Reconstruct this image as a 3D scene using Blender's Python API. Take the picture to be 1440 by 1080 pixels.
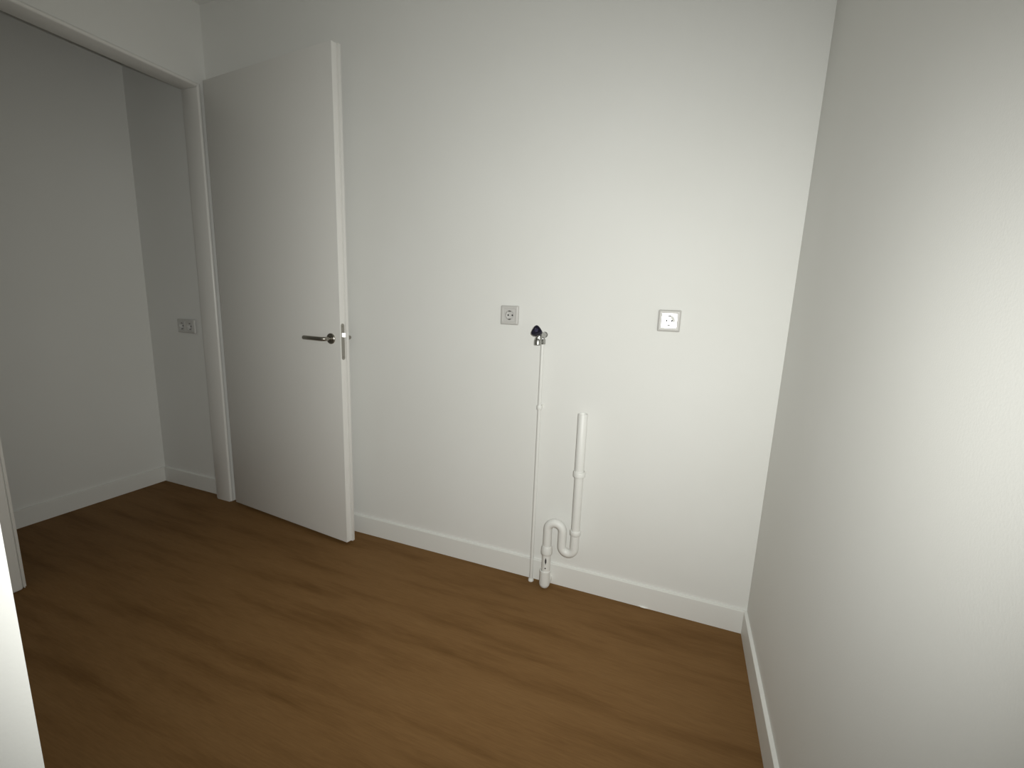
import bpy, bmesh, math
from mathutils import Vector, Matrix

for o in list(bpy.data.objects):
    bpy.data.objects.remove(o, do_unlink=True)
SC = bpy.context.scene
COL = SC.collection

# ------------------------------------------------------------------ camera
YAW, PITCH, ROLL, FPX = 0.36363, -0.17904, 0.03762, 620.55
CAM = Vector((-0.34169, -1.79539, 1.24981))
fwd = Vector((-math.sin(YAW) * math.cos(PITCH), math.cos(YAW) * math.cos(PITCH), math.sin(PITCH)))
rgt0 = Vector((math.cos(YAW), math.sin(YAW), 0))
up0 = rgt0.cross(fwd)
rgt = rgt0 * math.cos(ROLL) + up0 * math.sin(ROLL)
upv = -rgt0 * math.sin(ROLL) + up0 * math.cos(ROLL)
cd = bpy.data.cameras.new('camera')
cam = bpy.data.objects.new('camera', cd)
COL.objects.link(cam)
cd.sensor_width = 36.0
cd.lens = FPX / 1440.0 * 36.0
cd.clip_start = 0.01
cd.clip_end = 50
M3 = Matrix((rgt, upv, -fwd)).transposed()
cam.matrix_world = Matrix.Translation(CAM) @ M3.to_4x4()
SC.camera = cam

# ------------------------------------------------------------------ world
w = bpy.data.worlds.new('world')
SC.world = w
w.use_nodes = True
w.node_tree.nodes['Background'].inputs[0].default_value = (0.9, 0.95, 1.0, 1)
w.node_tree.nodes['Background'].inputs[1].default_value = 0.01

# ------------------------------------------------------------------ the flash of the phone that took the picture
fl = bpy.data.lights.new('phone_flash', 'SPOT')
fl.energy = 97.0
fl.color = (0.99, 1.0, 0.955)
fl.spot_size = math.radians(128)
fl.spot_blend = 1.0
fl.shadow_soft_size = 0.012
flo = bpy.data.objects.new('phone_flash', fl)
COL.objects.link(flo)
flo.matrix_world = Matrix.Translation(CAM + rgt * 0.05 + upv * 0.03) @ (M3 @ Matrix.Rotation(math.radians(2.0), 3, 'Y') @ Matrix.Rotation(math.radians(1.5), 3, 'X')).to_4x4()

vs = SC.view_settings
vs.view_transform = 'Standard'
vs.look = 'None'
vs.gamma = 1.0
vs.use_curve_mapping = False
vs.exposure = 0.0


# ------------------------------------------------------------------ materials
def mat(name, col, rough=0.5, metal=0.0, bump=None, spec=0.5, coat=0.0):
    m = bpy.data.materials.new(name)
    m.use_nodes = True
    nt = m.node_tree
    b = nt.nodes['Principled BSDF']
    b.inputs['Base Color'].default_value = (*col, 1)
    b.inputs['Roughness'].default_value = rough
    b.inputs['Metallic'].default_value = metal
    b.inputs['Specular IOR Level'].default_value = spec
    b.inputs['Coat Weight'].default_value = coat
    if bump:
        sc, st, dist = bump
        tc = nt.nodes.new('ShaderNodeTexCoord')
        n = nt.nodes.new('ShaderNodeTexNoise')
        n.inputs['Scale'].default_value = sc
        n.inputs['Detail'].default_value = 4
        bp = nt.nodes.new('ShaderNodeBump')
        bp.inputs['Strength'].default_value = st
        bp.inputs['Distance'].default_value = dist
        nt.links.new(tc.outputs['Object'], n.inputs['Vector'])
        nt.links.new(n.outputs['Fac'], bp.inputs['Height'])
        nt.links.new(bp.outputs['Normal'], b.inputs['Normal'])
    return m


def wall_paint(name, a, b_, rough=0.85):
    m = mat(name, a, rough, bump=(260, 0.10, 0.002), spec=0.25)
    nt = m.node_tree
    tc = nt.nodes['Texture Coordinate']
    n = nt.nodes.new('ShaderNodeTexNoise')
    n.inputs['Scale'].default_value = 2.2
    n.inputs['Detail'].default_value = 3
    r = nt.nodes.new('ShaderNodeValToRGB')
    r.color_ramp.elements[0].position = 0.3
    r.color_ramp.elements[0].color = (*a, 1)
    r.color_ramp.elements[1].position = 0.7
    r.color_ramp.elements[1].color = (*b_, 1)
    nt.links.new(tc.outputs['Object'], n.inputs['Vector'])
    nt.links.new(n.outputs['Fac'], r.inputs['Fac'])
    nt.links.new(r.outputs['Color'], nt.nodes['Principled BSDF'].inputs['Base Color'])
    return m


def floor_mat():
    m = mat('wood_look_floor', (0.15, 0.08, 0.03), 0.65, spec=0.12)
    nt = m.node_tree
    L = nt.links.new
    tc = nt.nodes.new('ShaderNodeTexCoord')

    def noise(scale, sx, sy, detail, rough=0.6, rot=0.0):
        mp = nt.nodes.new('ShaderNodeMapping')
        mp.inputs['Scale'].default_value = (sx, sy, 1)
        mp.inputs['Rotation'].default_value = (0, 0, rot)
        n = nt.nodes.new('ShaderNodeTexNoise')
        n.inputs['Scale'].default_value = scale
        n.inputs['Detail'].default_value = detail
        n.inputs['Roughness'].default_value = rough
        L(tc.outputs['Object'], mp.inputs['Vector'])
        L(mp.outputs['Vector'], n.inputs['Vector'])
        return n
    streak = noise(2.6, 0.62, 5.2, 5, 0.58)
    grain = noise(14.0, 1.0, 16.0, 5, 0.6)
    r1 = nt.nodes.new('ShaderNodeValToRGB')
    e = r1.color_ramp.elements
    e[0].position = 0.30
    e[0].color = (0.148, 0.076, 0.025, 1)
    e[1].position = 0.50
    e[1].color = (0.202, 0.109, 0.041, 1)
    e2 = r1.color_ramp.elements.new(0.80)
    e2.color = (0.226, 0.126, 0.050, 1)
    L(streak.outputs['Fac'], r1.inputs['Fac'])
    r2 = nt.nodes.new('ShaderNodeValToRGB')
    r2.color_ramp.elements[0].position = 0.30
    r2.color_ramp.elements[0].color = (0.88, 0.87, 0.85, 1)
    r2.color_ramp.elements[1].position = 0.70
    r2.color_ramp.elements[1].color = (1.06, 1.06, 1.06, 1)
    L(grain.outputs['Fac'], r2.inputs['Fac'])
    mx = nt.nodes.new('ShaderNodeMix')
    mx.data_type = 'RGBA'
    mx.blend_type = 'MULTIPLY'
    mx.inputs['Factor'].default_value = 1.0
    L(r1.outputs['Color'], mx.inputs['A'])
    L(r2.outputs['Color'], mx.inputs['B'])
    b = nt.nodes['Principled BSDF']
    L(mx.outputs['Result'], b.inputs['Base Color'])
    bp = nt.nodes.new('ShaderNodeBump')
    bp.inputs['Strength'].default_value = 0.12
    bp.inputs['Distance'].default_value = 0.001
    L(grain.outputs['Fac'], bp.inputs['Height'])
    L(bp.outputs['Normal'], b.inputs['Normal'])
    return m


M = dict(
    wall=wall_paint('white_wall_paint', (0.79, 0.79, 0.76), (0.81, 0.81, 0.785)),
    ceiling=wall_paint('white_ceiling_paint', (0.78, 0.78, 0.76), (0.80, 0.80, 0.78)),
    trim=mat('satin_white_trim', (0.83, 0.83, 0.80), 0.45),
    frame=mat('lacquered_steel_frame', (0.80, 0.79, 0.76), 0.32),
    door=mat('white_door_lacquer', (0.79, 0.78, 0.75), 0.45, bump=(180, 0.05, 0.001)),
    edge=mat('white_door_edge', (0.82, 0.80, 0.77), 0.40),
    floor=floor_mat(),
    steel=mat('brushed_steel', (0.36, 0.34, 0.30), 0.32, 1.0),
    plate=mat('dull_steel_plate', (0.40, 0.385, 0.35), 0.45, 0.8),
    chrome=mat('chrome', (0.45, 0.45, 0.43), 0.27, 1.0),
    latch=mat('polished_latch', (0.92, 0.92, 0.90), 0.30, 1.0),
    sockf=mat('socket_frame_plastic', (0.57, 0.56, 0.535), 0.42),
    socki=mat('socket_insert_plastic', (0.60, 0.59, 0.57), 0.20),
    hole=mat('socket_hole_dark', (0.02, 0.02, 0.02), 0.7),
    clipm=mat('earth_contact_metal', (0.09, 0.085, 0.075), 0.5, 0.0),
    pvc=mat('white_pvc', (0.82, 0.82, 0.79), 0.45),
    pipe=mat('white_painted_pipe', (0.80, 0.80, 0.77), 0.35),
    knob=mat('dark_blue_knob_plastic', (0.006, 0.005, 0.017), 0.42),
    knobcap=mat('blue_knob_cap', (0.030, 0.027, 0.062), 0.4),
    ink=mat('black_print', (0.012, 0.012, 0.012), 0.6),
    bead_white=mat('glossy_bead_white', (0.95, 0.95, 0.92), 0.2),
)


# ------------------------------------------------------------------ helpers
def link(name, bm, m, parent=None, smooth=False):
    me = bpy.data.meshes.new(name)
    bmesh.ops.recalc_face_normals(bm, faces=bm.faces[:])
    bm.to_mesh(me)
    bm.free()
    o = bpy.data.objects.new(name, me)
    COL.objects.link(o)
    if m:
        me.materials.append(M[m])
    if smooth:
        for p in me.polygons:
            p.use_smooth = True
        me.set_sharp_from_angle(angle=math.radians(38))
    if parent:
        o.parent = parent
    return o


def box(bm, a, b, bevel=0.0, seg=2):
    a, b = Vector(a), Vector(b)
    c, s = (a + b) / 2, b - a
    r = bmesh.ops.create_cube(bm, size=1.0)
    bmesh.ops.scale(bm, vec=s, verts=r['verts'])
    bmesh.ops.translate(bm, vec=c, verts=r['verts'])
    if bevel:
        es = list({e for v in r['verts'] for e in v.link_edges})
        bmesh.ops.bevel(bm, geom=es, offset=bevel, segments=seg, profile=0.5, affect='EDGES')
    return bm


def nb():
    return bmesh.new()


def basis(axis):
    z = Vector(axis).normalized()
    h = Vector((1, 0, 0)) if abs(z.x) < 0.9 else Vector((0, 1, 0))
    x = (h - z * h.dot(z)).normalized()
    return x, z.cross(x), z


def lathe(bm, org, axis, prof, n=32):
    """prof: list of (distance along axis, radius); ends with radius 0 are closed with a fan"""
    X, Y, Z = basis(axis)
    org = Vector(org)
    rings = []
    for t, r in prof:
        if r < 1e-7:
            rings.append([bm.verts.new(org + Z * t)])
        else:
            rings.append([bm.verts.new(org + Z * t + (X * math.cos(2 * math.pi * i / n) + Y * math.sin(2 * math.pi * i / n)) * r) for i in range(n)])
    for p, q in zip(rings, rings[1:]):
        for i in range(n):
            j = (i + 1) % n
            if len(p) == 1 and len(q) == 1:
                continue
            if len(p) == 1:
                bm.faces.new((p[0], q[i], q[j]))
            elif len(q) == 1:
                bm.faces.new((p[i], p[j], q[0]))
            else:
                bm.faces.new((p[i], p[j], q[j], q[i]))
    return bm


def tube(bm, pts, r, n=24, cap=True):
    """sweep a circle along a planar-ish path"""
    pts = [Vector(p) for p in pts]
    rings = []
    X0 = None
    for i, p in enumerate(pts):
        if i == 0:
            t = pts[1] - p
        elif i == len(pts) - 1:
            t = p - pts[-2]
        else:
            t = (pts[i + 1] - p).normalized() + (p - pts[i - 1]).normalized()
        t.normalize()
        if X0 is None:
            X, Y, _ = basis(t)
        else:
            X = (X0 - t * X0.dot(t)).normalized()
            Y = t.cross(X)
        X0 = X
        rr = r[i] if isinstance(r, (list, tuple)) else r
        rings.append([bm.verts.new(p + (X * math.cos(2 * math.pi * k / n) + Y * math.sin(2 * math.pi * k / n)) * rr) for k in range(n)])
    for a, b in zip(rings, rings[1:]):
        for k in range(n):
            j = (k + 1) % n
            bm.faces.new((a[k], a[j], b[j], b[k]))
    if cap:
        bm.faces.new(rings[0])
        bm.faces.new(rings[-1])
    return bm


def arc(c, u, v, r, a0, a1, n=12):
    c, u, v = Vector(c), Vector(u), Vector(v)
    return [c + u * (r * math.cos(a0 + (a1 - a0) * i / n)) + v * (r * math.sin(a0 + (a1 - a0) * i / n)) for i in range(n + 1)]


def empty(name, loc, rz=0.0):
    o = bpy.data.objects.new(name, None)
    COL.objects.link(o)
    o.location = loc
    o.rotation_euler = (0, 0, rz)
    o.empty_display_size = 0.05
    return o


def tag(o, label, cat, group=None, kind=None):
    o['label'] = label
    o['category'] = cat
    if group:
        o['group'] = group
    if kind:
        o['kind'] = kind
    return o


def struct(name, bm, m, label, cat, smooth=False):
    return tag(link(name, bm, m, None, smooth), label, cat, kind='structure')


# ------------------------------------------------------------------ the setting
W, WT = 2.813, 0.112            # wall with the door opening: room face at x=-W, thickness
HX = 3.49                       # far wall of the hall
YB, YN, HD = -0.053, -0.958, 2.294   # opening: back edge, near edge, height
CZ = 2.695                      # ceiling
EX = 0.80                       # passage wall on the camera's left
EY = CAM.y + (EX + CAM.x) * 0.3228   # its corner
YEND = -5.5
BT, BH = 0.012, 0.097           # skirting board

struct('floor', box(nb(), (-HX - 0.1, YEND - 0.1, -0.05), (0.1, 0.1, 0)), 'floor', 'brown wood-look floor with faint dark streaks', 'floor')
struct('ceiling', box(nb(), (-HX - 0.1, YEND - 0.1, CZ), (0.1, 0.1, CZ + 0.1)), 'ceiling', 'white ceiling just at the top edge above the doorway corner', 'ceiling')
struct('wall_back', box(nb(), (-HX, 0, 0), (0, 0.1, CZ)), 'wall', 'white back wall carrying the sockets, tap and drain pipe', 'wall')
struct('wall_right', box(nb(), (0, YEND, 0), (0.1, 0.1, CZ)), 'wall', 'plain white wall along the right side of the room', 'wall')
struct('wall_hall', box(nb(), (-HX - 0.1, YEND, 0), (-HX, 0.1, CZ)), 'wall', 'dim white wall seen through the open doorway', 'wall')

bm = nb()
FW, NW = 0.020, 0.075           # width of the frame's face; wider on the lock side
box(bm, (-W - WT, YB + FW, 0), (-W, 0, CZ))
box(bm, (-W - WT, YN - NW, HD + FW), (-W, YB + FW, CZ))
box(bm, (-W - WT, EY - 0.1, 0), (-W, YN - NW, CZ))
struct('wall_left', bm, 'wall', 'white wall with the tall door opening at the left', 'wall')
struct('wall_front', box(nb(), (-W, EY - 0.1, 0), (-EX - 0.1, EY, CZ)), 'wall', 'white wall running off behind the bright corner at lower left', 'wall')
struct('wall_passage', box(nb(), (-EX - 0.1, YEND, 0), (-EX, EY, CZ)), 'wall', 'brightly lit white wall corner at the lower left edge', 'wall')
struct('wall_end', box(nb(), (-EX - 0.1, YEND - 0.1, 0), (0.1, YEND, CZ)), 'wall', 'white end wall of the passage behind the viewer', 'wall')


def skirting(name, p0, p1, out, label):
    """board standing on the floor from p0 to p1 against the wall, 'out' points into the room"""
    p0, p1, out = Vector((*p0, 0)), Vector((*p1, 0)), Vector((*out, 0)).normalized()
    e = 0.0025
    prof = [(0, 0), (BT, 0), (BT, BH - e), (BT - e * 0.3, BH - e * 0.3), (BT - e, BH), (0, BH)]
    bm = nb()
    A = [bm.verts.new(p0 + out * d + Vector((0, 0, z))) for d, z in prof]
    B = [bm.verts.new(p1 + out * d + Vector((0, 0, z))) for d, z in prof]
    n = len(prof)
    for i in range(n):
        j = (i + 1) % n
        bm.faces.new((A[i], A[j], B[j], B[i]))
    bm.faces.new(A)
    bm.faces.new(B)
    return struct(name, bm, 'trim', label, 'skirting board')


bb = skirting('baseboard_back', (-W, 0), (0, 0), (0, -1), 'white skirting board below the tap and sockets')
skirting('baseboard_right', (0, YEND), (0, -BT), (-1, 0), 'white skirting board along the right wall')
skirting('baseboard_hall', (-HX, EY - 0.6), (-HX, -BT), (1, 0), 'dim skirting board on the wall seen through the doorway')
skirting('baseboard_hall_back', (-HX, 0), (-W - WT - 0.008, 0), (0, -1), 'short dim skirting board beside the door frame, in the hall')
skirting('baseboard_left', (-W, EY), (-W, YN - NW), (1, 0), 'skirting board on the wall before the doorway')
skirting('baseboard_front', (-W + BT, EY), (-EX, EY), (0, 1), 'skirting board along the wall behind the bright corner')
skirting('baseboard_passage', (-EX, YEND), (-EX, EY), (1, 0), 'skirting board below the bright wall corner')
# small glossy near-white bead at the foot of the skirting board
bm = nb()
tube(bm, [(-0.405, -BT - 0.001, 0.003), (-0.392, -BT - 0.003, 0.004), (-0.378, -BT - 0.003, 0.0035), (-0.365, -BT - 0.001, 0.002)], [0.001, 0.003, 0.0028, 0.0008], 8)
link('white_bead', bm, 'bead_white', bb, True)['label'] = 'small glossy white bead'

# door frame: two jambs and a head, each lining + face lips on both sides
LIP = 0.007
fr = tag(empty('trim_1', (-W - WT / 2, (YB + YN) / 2, 0)), 'thin white steel frame lining the door opening', 'door frame', kind='structure')
off = -Vector(fr.location)


def fpart(name, boxes, bev=0.0012, seg=2):
    bm = nb()
    for k, (a, b) in enumerate(boxes):
        if k == 0:
            box(bm, Vector(a) + off, Vector(b) + off, 0.0012, 2)
        else:
            box(bm, Vector(a) + off, Vector(b) + off, bev, seg)
    return link(name, bm, 'frame', fr, True)


x0, x1 = -W - WT - LIP, -W + LIP
ln = 0.004
for (yi, s, fw) in ((YB, 1, FW), (YN, -1, NW)):
    ys = sorted((yi, yi + s * ln))
    yl = sorted((yi + s * 0.0005, yi + s * fw))
    if s < 0:
        yl[1] = yi - 0.008
    jb = fpart('jamb', [((x0 + 0.010, ys[0], 0), (x1 - 0.010, ys[1], HD)),
                        ((-W - 0.014, yl[0], 0), (x1 + 0.0005, yl[1], HD + FW)),
                        ((x0 - 0.0005, yl[0], 0), (-W - WT + 0.014, yl[1], HD + FW))], 0.0090, 6)
    if s < 0:
        o_ = fpart('stop_strip', [((x0 + 0.002, yi - 0.009, 0.010), (x1, yi, HD))])
        o_.parent = jb
fpart('frame_head', [((x0 + 0.010, YN, HD), (x1 - 0.010, YB, HD + ln)),
                     ((-W - 0.014, YN - 0.01, HD + 0.0005), (x1 + 0.0005, YB + 0.006, HD + FW)),
                     ((x0 - 0.0005, YN - 0.01, HD + 0.0005), (-W - WT + 0.014, YB + 0.006, HD + FW))], 0.0090, 6)

# ------------------------------------------------------------------ door leaf, opened almost flat against the back wall
HXP, HYP = -2.795, -0.0535
ang = math.atan2(-0.1434 - HYP, -1.8428 - HXP)
DL = math.hypot(-0.1434 - HYP, -1.8428 - HXP)
dr = tag(empty('door_1', (HXP, HYP, 0), ang), 'tall plain white door standing open against the back wall', 'door', kind='structure')
G, DT = 0.015, 2.314
BODY, THK, RB = 0.026, 0.040, 0.013
# local x runs from the hinge to the lock edge, local y into the back wall
bm = nb()
HB = 0.040
prof = [(HB, 0), (DL, 0), (DL, BODY), (DL + RB, BODY), (DL + RB, THK), (0.014, THK), (0.014, BODY), (HB, BODY)]
NP = len(prof)
lo = [bm.verts.new((x, y, G)) for x, y in prof]
hi = [bm.verts.new((x, y, DT)) for x, y in prof]
for i in range(NP):
    j = (i + 1) % NP
    bm.faces.new((lo[i], lo[j], hi[j], hi[i]))
bm.faces.new(lo)
bm.faces.new(hi)
es = [e for e in bm.edges if not all(abs(v.co.x - DL) < 1e-5 and abs(v.co.y - BODY) < 1e-5 for v in e.verts)]
bmesh.ops.bevel(bm, geom=es, offset=0.0012, segments=2, profile=0.5, affect='EDGES')
link('leaf', bm, 'door', dr, True)
# lock forend with rounded ends, set in the edge
zc = 1.045


def stadium(bm, x, y, z0, z1, hw, th):
    out = []
    for i in range(9):
        a = math.pi * i / 8
        out.append((y + hw * math.cos(a), z1 - hw + hw * math.sin(a)))
    for i in range(9):
        a = math.pi + math.pi * i / 8
        out.append((y + hw * math.cos(a), z0 + hw + hw * math.sin(a)))
    A = [bm.verts.new((x, p, q)) for p, q in out]
    B = [bm.verts.new((x + th, p, q)) for p, q in out]
    for i in range(len(out)):
        j = (i + 1) % len(out)
        bm.faces.new((A[i], A[j], B[j], B[i]))
    bm.faces.new(A)
    bm.faces.new(B)


bm = nb()
stadium(bm, DL - 0.002, 0.0145, 0.958, 1.130, 0.0095, 0.003)
lk = link('lock_plate', bm, 'plate', dr)
lk['label'] = 'grey steel lock plate in the door edge'
bm = nb()
wp = [(DL - 0.003, 0.0095), (DL + 0.0015, 0.0095), (DL + 0.0110, 0.0205), (DL + 0.0105, 0.0215), (DL - 0.003, 0.0215)]
lo = [bm.verts.new((x, y, 1.067)) for x, y in wp]
hi = [bm.verts.new((x, y, 1.085)) for x, y in wp]
for i in range(5):
    j = (i + 1) % 5
    bm.faces.new((lo[i], lo[j], hi[j], hi[i]))
bm.faces.new(lo)
bm.faces.new(hi)
link('latch_bolt', bm, 'latch', lk)['label'] = 'bright latch bolt'
bm = nb()
for z in (0.972, 1.116):
    lathe(bm, (DL + 0.0005, 0.0145, z), (1, 0, 0), [(0, 0.0038), (0.0012, 0.003), (0.0012, 0)], 14)
link('screw', bm, 'steel', lk, True)


def lever(s):
    """s=-1: on the face towards the room, s=1: on the face towards the back wall"""
    y0 = 0.0 if s < 0 else THK
    hx, hz = DL - 0.060, 1.056
    bm = nb()
    lathe(bm, (hx, y0 - s * 0.001, hz), (0, s, 0), [(0, 0.0255), (0.006, 0.0255), (0.0085, 0.0235), (0.0085, 0.0135), (0.0105, 0.0125), (0.0105, 0)], 40)
    h = link('rosette', bm, 'steel', dr, True)
    h['label'] = 'round brushed steel rosette of the door handle'
    bm = nb()
    d = 0.046 if s < 0 else 0.074
    n = 0.018 if s < 0 else 0.006
    pts = [(hx, y0 + s * 0.008, hz), (hx, y0 + s * (d - n), hz)]
    pts += arc((hx - n, y0 + s * (d - n), hz), (1, 0, 0), (0, s, 0), n, 0, math.pi / 2, 10)[1:]
    pts += [(hx - 0.060, y0 + s * d, hz), (hx - 0.134, y0 + s * d, hz)]
    tube(bm, pts, 0.0098, 24)
    es = [e for f in bm.faces if len(f.verts) > 4 for e in f.edges]
    bmesh.ops.bevel(bm, geom=es, offset=0.0018, segments=2, profile=0.5, affect='EDGES')
    g = link('lever_handle', bm, 'steel', dr, True)
    g['label'] = 'straight round brushed steel lever'
    return g


lever(-1)
lever(1)
# barrel hinges on the hinge side
for z in (0.25, 0.95, 1.32, 2.08):
    bm = nb()
    lathe(bm, (0.0, THK + 0.004, z - 0.045), (0, 0, 1), [(0, 0), (0, 0.0055), (0.002, 0.0068), (0.044, 0.0068), (0.0445, 0.005), (0.0455, 0.005), (0.046, 0.0068), (0.088, 0.0068), (0.09, 0.0055), (0.09, 0)], 18)
    link('hinge', bm, 'steel', dr, True)


# ------------------------------------------------------------------ wall sockets
def rrect(w, h, r, n=6):
    out = []
    for cx, cz, a in ((w - r, h - r, 0), (-w + r, h - r, 90), (-w + r, -h + r, 180), (w - r, -h + r, 270)):
        for i in range(n + 1):
            t = math.radians(a + 90 * i / n)
            out.append((cx + r * math.cos(t), cz + r * math.sin(t)))
    return out


def loops(bm, rings, cap_first=False, cap_last=True):
    """rings of equal length: (outline [(x,z)], y)"""
    vv = [[bm.verts.new((x, y, z)) for x, z in o] for o, y in rings]
    n = len(vv[0])
    for a, b in zip(vv, vv[1:]):
        for i in range(n):
            j = (i + 1) % n
            bm.faces.new((a[i], a[j], b[j], b[i]))
    if cap_first:
        bm.faces.new(vv[0])
    if cap_last:
        bm.faces.new(vv[-1])
    return vv


def shift(o, dx):
    return [(x + dx, z) for x, z in o]


def sock_insert(root, dx):
    """square centre plate with round well, two pin holes and two earth clips"""
    bm = nb()
    s = 0.0277
    sq, circ = [], []
    for i in range(48):
        t = 2 * math.pi * i / 48
        k = s / max(abs(math.cos(t)), abs(math.sin(t)))
        sq.append((k * math.cos(t), k * math.sin(t)))
        circ.append((0.0195 * math.cos(t), 0.0195 * math.sin(t)))
    c2 = [(x * 0.955, z * 0.955) for x, z in circ]
    sq2 = [(x * 0.985, z * 0.985) for x, z in sq]
    cm = [(x * 1.04, z * 1.04) for x, z in circ]
    loops(bm, [(shift(sq, dx), 0.0), (shift(sq, dx), -0.0098), (shift(sq2, dx), -0.0104), (shift(cm, dx), -0.0104), (shift(circ, dx), -0.0098), (shift(c2, dx), 0.004)])
    ins = link('insert', bm, 'socki', root)
    for sx in (-1, 1):
        bm = nb()
        lathe(bm, (dx + sx * 0.0095, 0.0038, 0), (0, -1, 0), [(0, 0.0036), (0.0008, 0.0036), (0.0008, 0)], 14)
        link('pin_hole', bm, 'hole', ins)
    for sz in (-1, 1):
        bm = nb()
        box(bm, (dx - 0.0042, -0.0108, sz * 0.0175 - 0.0022), (dx + 0.0042, 0.003, sz * 0.0175 + 0.0022), 0.0006, 1)
        link('earth_clip', bm, 'clipm', ins)
    return ins


def wall_socket(X, Z, label, gangs=1, tilt=(0, 0)):
    root = tag(empty('wall_socket', (X, 0, Z)), label, 'socket', 'wall sockets')
    hw = 0.0405 + 0.0355 * (gangs - 1)
    o0 = rrect(hw, 0.0405, 0.004)
    bm = nb()
    if gangs == 1:
        i0 = rrect(0.0278, 0.0278, 0.003)
        loops(bm, [(o0, 0.0), (o0, -0.005), (rrect(hw - 0.0012, 0.0393, 0.004), -0.0078), (rrect(hw - 0.005, 0.0355, 0.0035), -0.0100),
                   (rrect(0.0288, 0.0288, 0.003), -0.0100), (i0, -0.0094), (i0, 0.0)], False, False)
    else:
        # two-gang frame: outer rim plus a bridge between the two wells
        i0 = rrect(hw - 0.0127, 0.0278, 0.003)
        loops(bm, [(o0, 0.0), (o0, -0.005), (rrect(hw - 0.0012, 0.0393, 0.004), -0.0078), (rrect(hw - 0.005, 0.0355, 0.0035), -0.0100),
                   (rrect(hw - 0.0117, 0.0288, 0.003), -0.0100), (i0, -0.0094), (i0, 0.0)], False, False)
        box(bm, (-0.0076, -0.0098, -0.028), (0.0076, 0.0, 0.028))
    link('frame', bm, 'sockf', root, True)
    for g in range(gangs):
        i_ = sock_insert(root, (g - (gangs - 1) / 2) * 0.071)
        i_.rotation_euler = (math.radians(tilt[0]), 0, math.radians(tilt[1]))   # tilt added so the insert throws the flash glare back at the camera
    return root


# wells sit in a shallow hole: keep inserts just in front of the wall
def lift(root, d):
    root.location.y = -d


lift(wall_socket(-1.0445, 1.2025, 'white wall socket to the left of the blue tap knob'), 0.0045)
lift(wall_socket(-0.3956, 1.2095, 'white wall socket with a glaring centre, right of the tap', 1, (-1.6, 2.4)), 0.0045)
lift(wall_socket(-3.128, 1.047, 'dim double wall socket in the hall beside the door frame', 2), 0.0045)

# ------------------------------------------------------------------ water supply pipe and tap
PX, PY = -0.884, -0.030
sp = tag(empty('supply_pipe', (PX, PY, 0)), 'thin white water pipe rising from floor to the tap', 'pipe')
bm = nb()
tube(bm, [(0, 0, 0.0), (0, 0, 0.4), (0, 0, 0.8), (0, 0, 1.096)], 0.0075, 24)
link('pipe_tube', bm, 'pipe', sp, True)
bm = nb()
lathe(bm, (0, 0, 0.0), (0, 0, 1), [(0, 0.008), (0, 0.0125), (0.006, 0.0125), (0.012, 0.0095), (0.012, 0.0076)], 24)
link('floor_collar', bm, 'pvc', sp, True)
bm = nb()
lathe(bm, (0, 0, 0.810), (0, 0, 1), [(0, 0.0077), (0, 0.0105), (0.0015, 0.0115), (0.0165, 0.0115), (0.018, 0.0105), (0.018, 0.0077)], 24)
box(bm, (-0.006, 0.007, 0.811), (0.006, -PY + 0.0, 0.827), 0.001, 1)
link('pipe_clip', bm, 'pvc', sp, True)

tp = tag(empty('water_tap', (PX, PY, 1.085)), 'chrome washing machine tap with dark blue three-lobed knob', 'tap')
off = -Vector(tp.location)


def T(*p):
    return Vector(p) + off


bm = nb()
lathe(bm, T(PX, PY, 1.090), (0, 0, 1), [(0, 0.0078), (0, 0.0115), (0.0015, 0.0125), (0.018, 0.0125), (0.0195, 0.0115), (0.022, 0.0098), (0.030, 0.0098)], 6)
link('compression_nut', bm, 'chrome', tp)
BZ = 1.128
bm = nb()
lathe(bm, T(PX, PY + 0.013, BZ), (0, -1, 0), [(0, 0), (0, 0.0105), (0.002, 0.012), (0.024, 0.012), (0.028, 0.0105), (0.050, 0.0105), (0.060, 0.012), (0.064, 0.010), (0.064, 0)], 32)
lathe(bm, T(PX, PY, BZ - 0.02), (0, 0, 1), [(0, 0.0095), (0.02, 0.0095)], 24)
lathe(bm, T(PX - 0.002, PY - 0.044, BZ - 0.018), (0, 0, 1), [(0, 0.0115), (0.006, 0.0105), (0.02, 0.0105)], 24)
link('tap_body', bm, 'chrome', tp, True)
# wall fixing behind the body
bm = nb()
lathe(bm, T(PX, 0.0, BZ), (0, -1, 0), [(0, 0.0130), (0.004, 0.0130), (0.006, 0.0115), (0.006, 0.0080), (0.022, 0.0080)], 28)
link('wall_flange', bm, 'chrome', tp, True)
# outlet with hose union pointing down
bm = nb()
ox, oy = PX - 0.006, PY - 0.046
lathe(bm, T(ox, oy, 1.090), (0, 0, 1), [(0.002, 0), (0.002, 0.009), (0, 0.0105), (0, 0.0130), (0.0015, 0.0142), (0.019, 0.0142), (0.021, 0.0132), (0.024, 0.0112), (0.030, 0.0105)], 32)
link('outlet', bm, 'chrome', tp, True)
# bonnet and knob
kax = Vector((-0.10, -0.86, 0.50)).normalized()
kb = T(PX - 0.001, PY - 0.044, BZ + 0.003)
bm = nb()
lathe(bm, kb, kax, [(-0.004, 0.0095), (0.012, 0.0095), (0.013, 0.0075), (0.026, 0.0075)], 24)
link('bonnet', bm, 'chrome', tp, True)
KX, KY, KZ = basis(kax)
side = Vector((1, 0, 0))
KX = (side - KZ * side.dot(KZ)).normalized()
KY = KZ.cross(KX)
if KY.z < 0:
    KY = -KY


KROT = math.radians(12)


def lobed(r, c, n=48):
    o = []
    for i in range(n):
        a = 2 * math.pi * i / n + math.pi / 2
        k = math.cos(3 * (a - math.pi / 2))
        o.append((a, r * (1 + c * k + c * 0.25 * (k * k - 0.5))))
    return o


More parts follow.
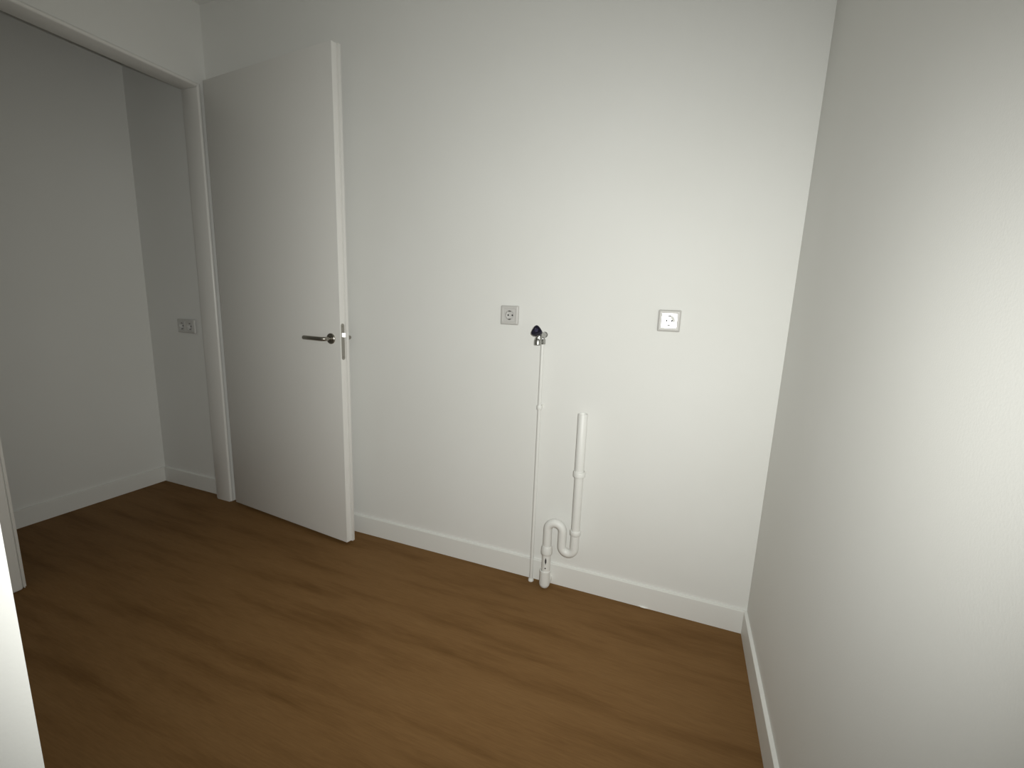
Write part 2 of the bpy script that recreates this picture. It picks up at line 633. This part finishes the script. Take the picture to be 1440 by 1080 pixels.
bm = nb()
rings = []
for t, r, c in ((0.016, 0.0135, 0.04), (0.018, 0.0175, 0.08), (0.024, 0.0200, 0.13), (0.036, 0.0208, 0.15), (0.0395, 0.0195, 0.15), (0.041, 0.0165, 0.13), (0.0405, 0.0095, 0.03), (0.0395, 0.0085, 0.0)):
    rings.append([bm.verts.new(kb + KZ * t + (KX * math.cos(a + KROT) + KY * math.sin(a + KROT)) * q) for a, q in lobed(r, c)])
for a, b in zip(rings, rings[1:]):
    for i in range(48):
        j = (i + 1) % 48
        bm.faces.new((a[i], a[j], b[j], b[i]))
bm.faces.new(rings[0])
bm.faces.new(rings[-1])
kn = link('knob', bm, 'knob', tp, True)
kn['label'] = 'dark blue three-lobed knob'
bm = nb()
lathe(bm, kb, kax, [(0.038, 0.0084), (0.0405, 0.0080), (0.0413, 0.0068), (0.0413, 0)], 24)
link('knob_cap', bm, 'knobcap', kn, True)

# ------------------------------------------------------------------ drain standpipe with trap
DY = -0.055
XR, XM, XL = -0.688, -0.7435, -0.8095
dp = tag(empty('drain_pipe', (XL, DY, 0)), 'white plastic drain standpipe with a double-bend trap', 'pipe')
off = -Vector(dp.location)
bm = nb()
lathe(bm, T(XR - 0.001, DY, 0.562), (0, 0, 1), [(0, 0.0195), (0.2575, 0.0197), (0.2585, 0.0190), (0.2585, 0.0168), (0.2575, 0.0163), (0.15, 0.0163), (0.02, 0.0163), (0.02, 0)], 36)
link('standpipe', bm, 'pvc', dp, True)
bm = nb()
lathe(bm, T(XR, DY, 0.551), (0, 0, 1), [(0, 0.0182), (0, 0.0235), (0.0015, 0.0250), (0.0215, 0.0250), (0.023, 0.0240), (0.023, 0.0197)], 36)
link('coupling', bm, 'pvc', dp, True)
bm = nb()
lathe(bm, T(XR, DY, 0.285), (0, 0, 1), [(0, 0.0182), (0.275, 0.0182)], 36)
link('lower_pipe', bm, 'pvc', dp, True)
bm = nb()
lathe(bm, T(XR, DY, 0.287), (0, 0, 1), [(-0.002, 0.0185), (0, 0.0215), (0.002, 0.0228), (0.018, 0.0228), (0.020, 0.0215), (0.020, 0.0182)], 36)
link('trap_collar', bm, 'pvc', dp, True)
r1 = (XR - XM) / 2
r2 = (XM - XL) / 2
zu, zt = 0.221, 0.287
pts = [T(XR, DY, 0.290), T(XR, DY, zu)]
pts += arc(T(XR - r1, DY, zu), (1, 0, 0), (0, 0, -1), r1, 0, math.pi, 18)[1:]
pts += arc(T(XM - r2, DY, zt), (1, 0, 0), (0, 0, 1), r2, 0, math.pi, 18)
pts += [T(XL, DY, 0.185)]
bm = nb()
tube(bm, pts, 0.0185, 32)
link('trap_bend', bm, 'pvc', dp, True)
bm = nb()
lathe(bm, T(XL, DY, 0.167), (0, 0, 1), [(0, 0.0192), (0, 0.0225), (0.003, 0.0245), (0.012, 0.0250), (0.028, 0.0238), (0.036, 0.0222), (0.040, 0.0205), (0.040, 0.0185)], 36)
link('union_nut', bm, 'pvc', dp, True)
bm = nb()
lathe(bm, T(XL, DY, 0.060), (0, 0, 1), [(0, 0.0190), (0.11, 0.0190)], 36)
spg = link('spigot', bm, 'pvc', dp, True)


def print_patch(z0, z1, a0, hw0):
    """print on the pipe: a pointed oval hugging its front"""
    bm = nb()
    rad = 0.0193
    n = 8
    L_, R_ = [], []
    for i in range(n + 1):
        t = i / n
        h = hw0 * max(0.12, math.sin(math.pi * t)) / rad
        z = z0 + (z1 - z0) * t
        for lst, a in ((L_, a0 - h), (R_, a0 + h)):
            lst.append(bm.verts.new(T(XL + rad * math.sin(a), DY - rad * math.cos(a), z)))
    for i in range(n):
        bm.faces.new((L_[i], R_[i], R_[i + 1], L_[i + 1]))
    o = link('printed_mark', bm, 'ink', spg)
    o['label'] = 'small black print'


print_patch(0.124, 0.157, 0.13, 0.0036)
print_patch(0.103, 0.110, 0.11, 0.0034)
bm = nb()
RE = 0.0236
ball = [(RE * (1 - math.cos(math.pi / 2 * i / 8)), RE * math.sin(math.pi / 2 * i / 8)) for i in range(9)]
lathe(bm, T(XL - 0.003, DY, 0.0006), (0, 0, 1), ball + [(0.083, RE - 0.0006)], 36)
lathe(bm, T(XL - 0.003, DY, 0.0246), (0, 1, 0), [(0, RE - 0.0008), (-DY - BT, RE - 0.0008)], 36)
link('elbow', bm, 'pvc', dp, True)
bm = nb()
lathe(bm, T(XL - 0.0025, DY, 0.078), (0, 0, 1), [(0, 0.0232), (0.001, 0.0242), (0.009, 0.0242), (0.010, 0.0234), (0.010, 0.0190)], 36)
link('elbow_socket', bm, 'pvc', dp, True)
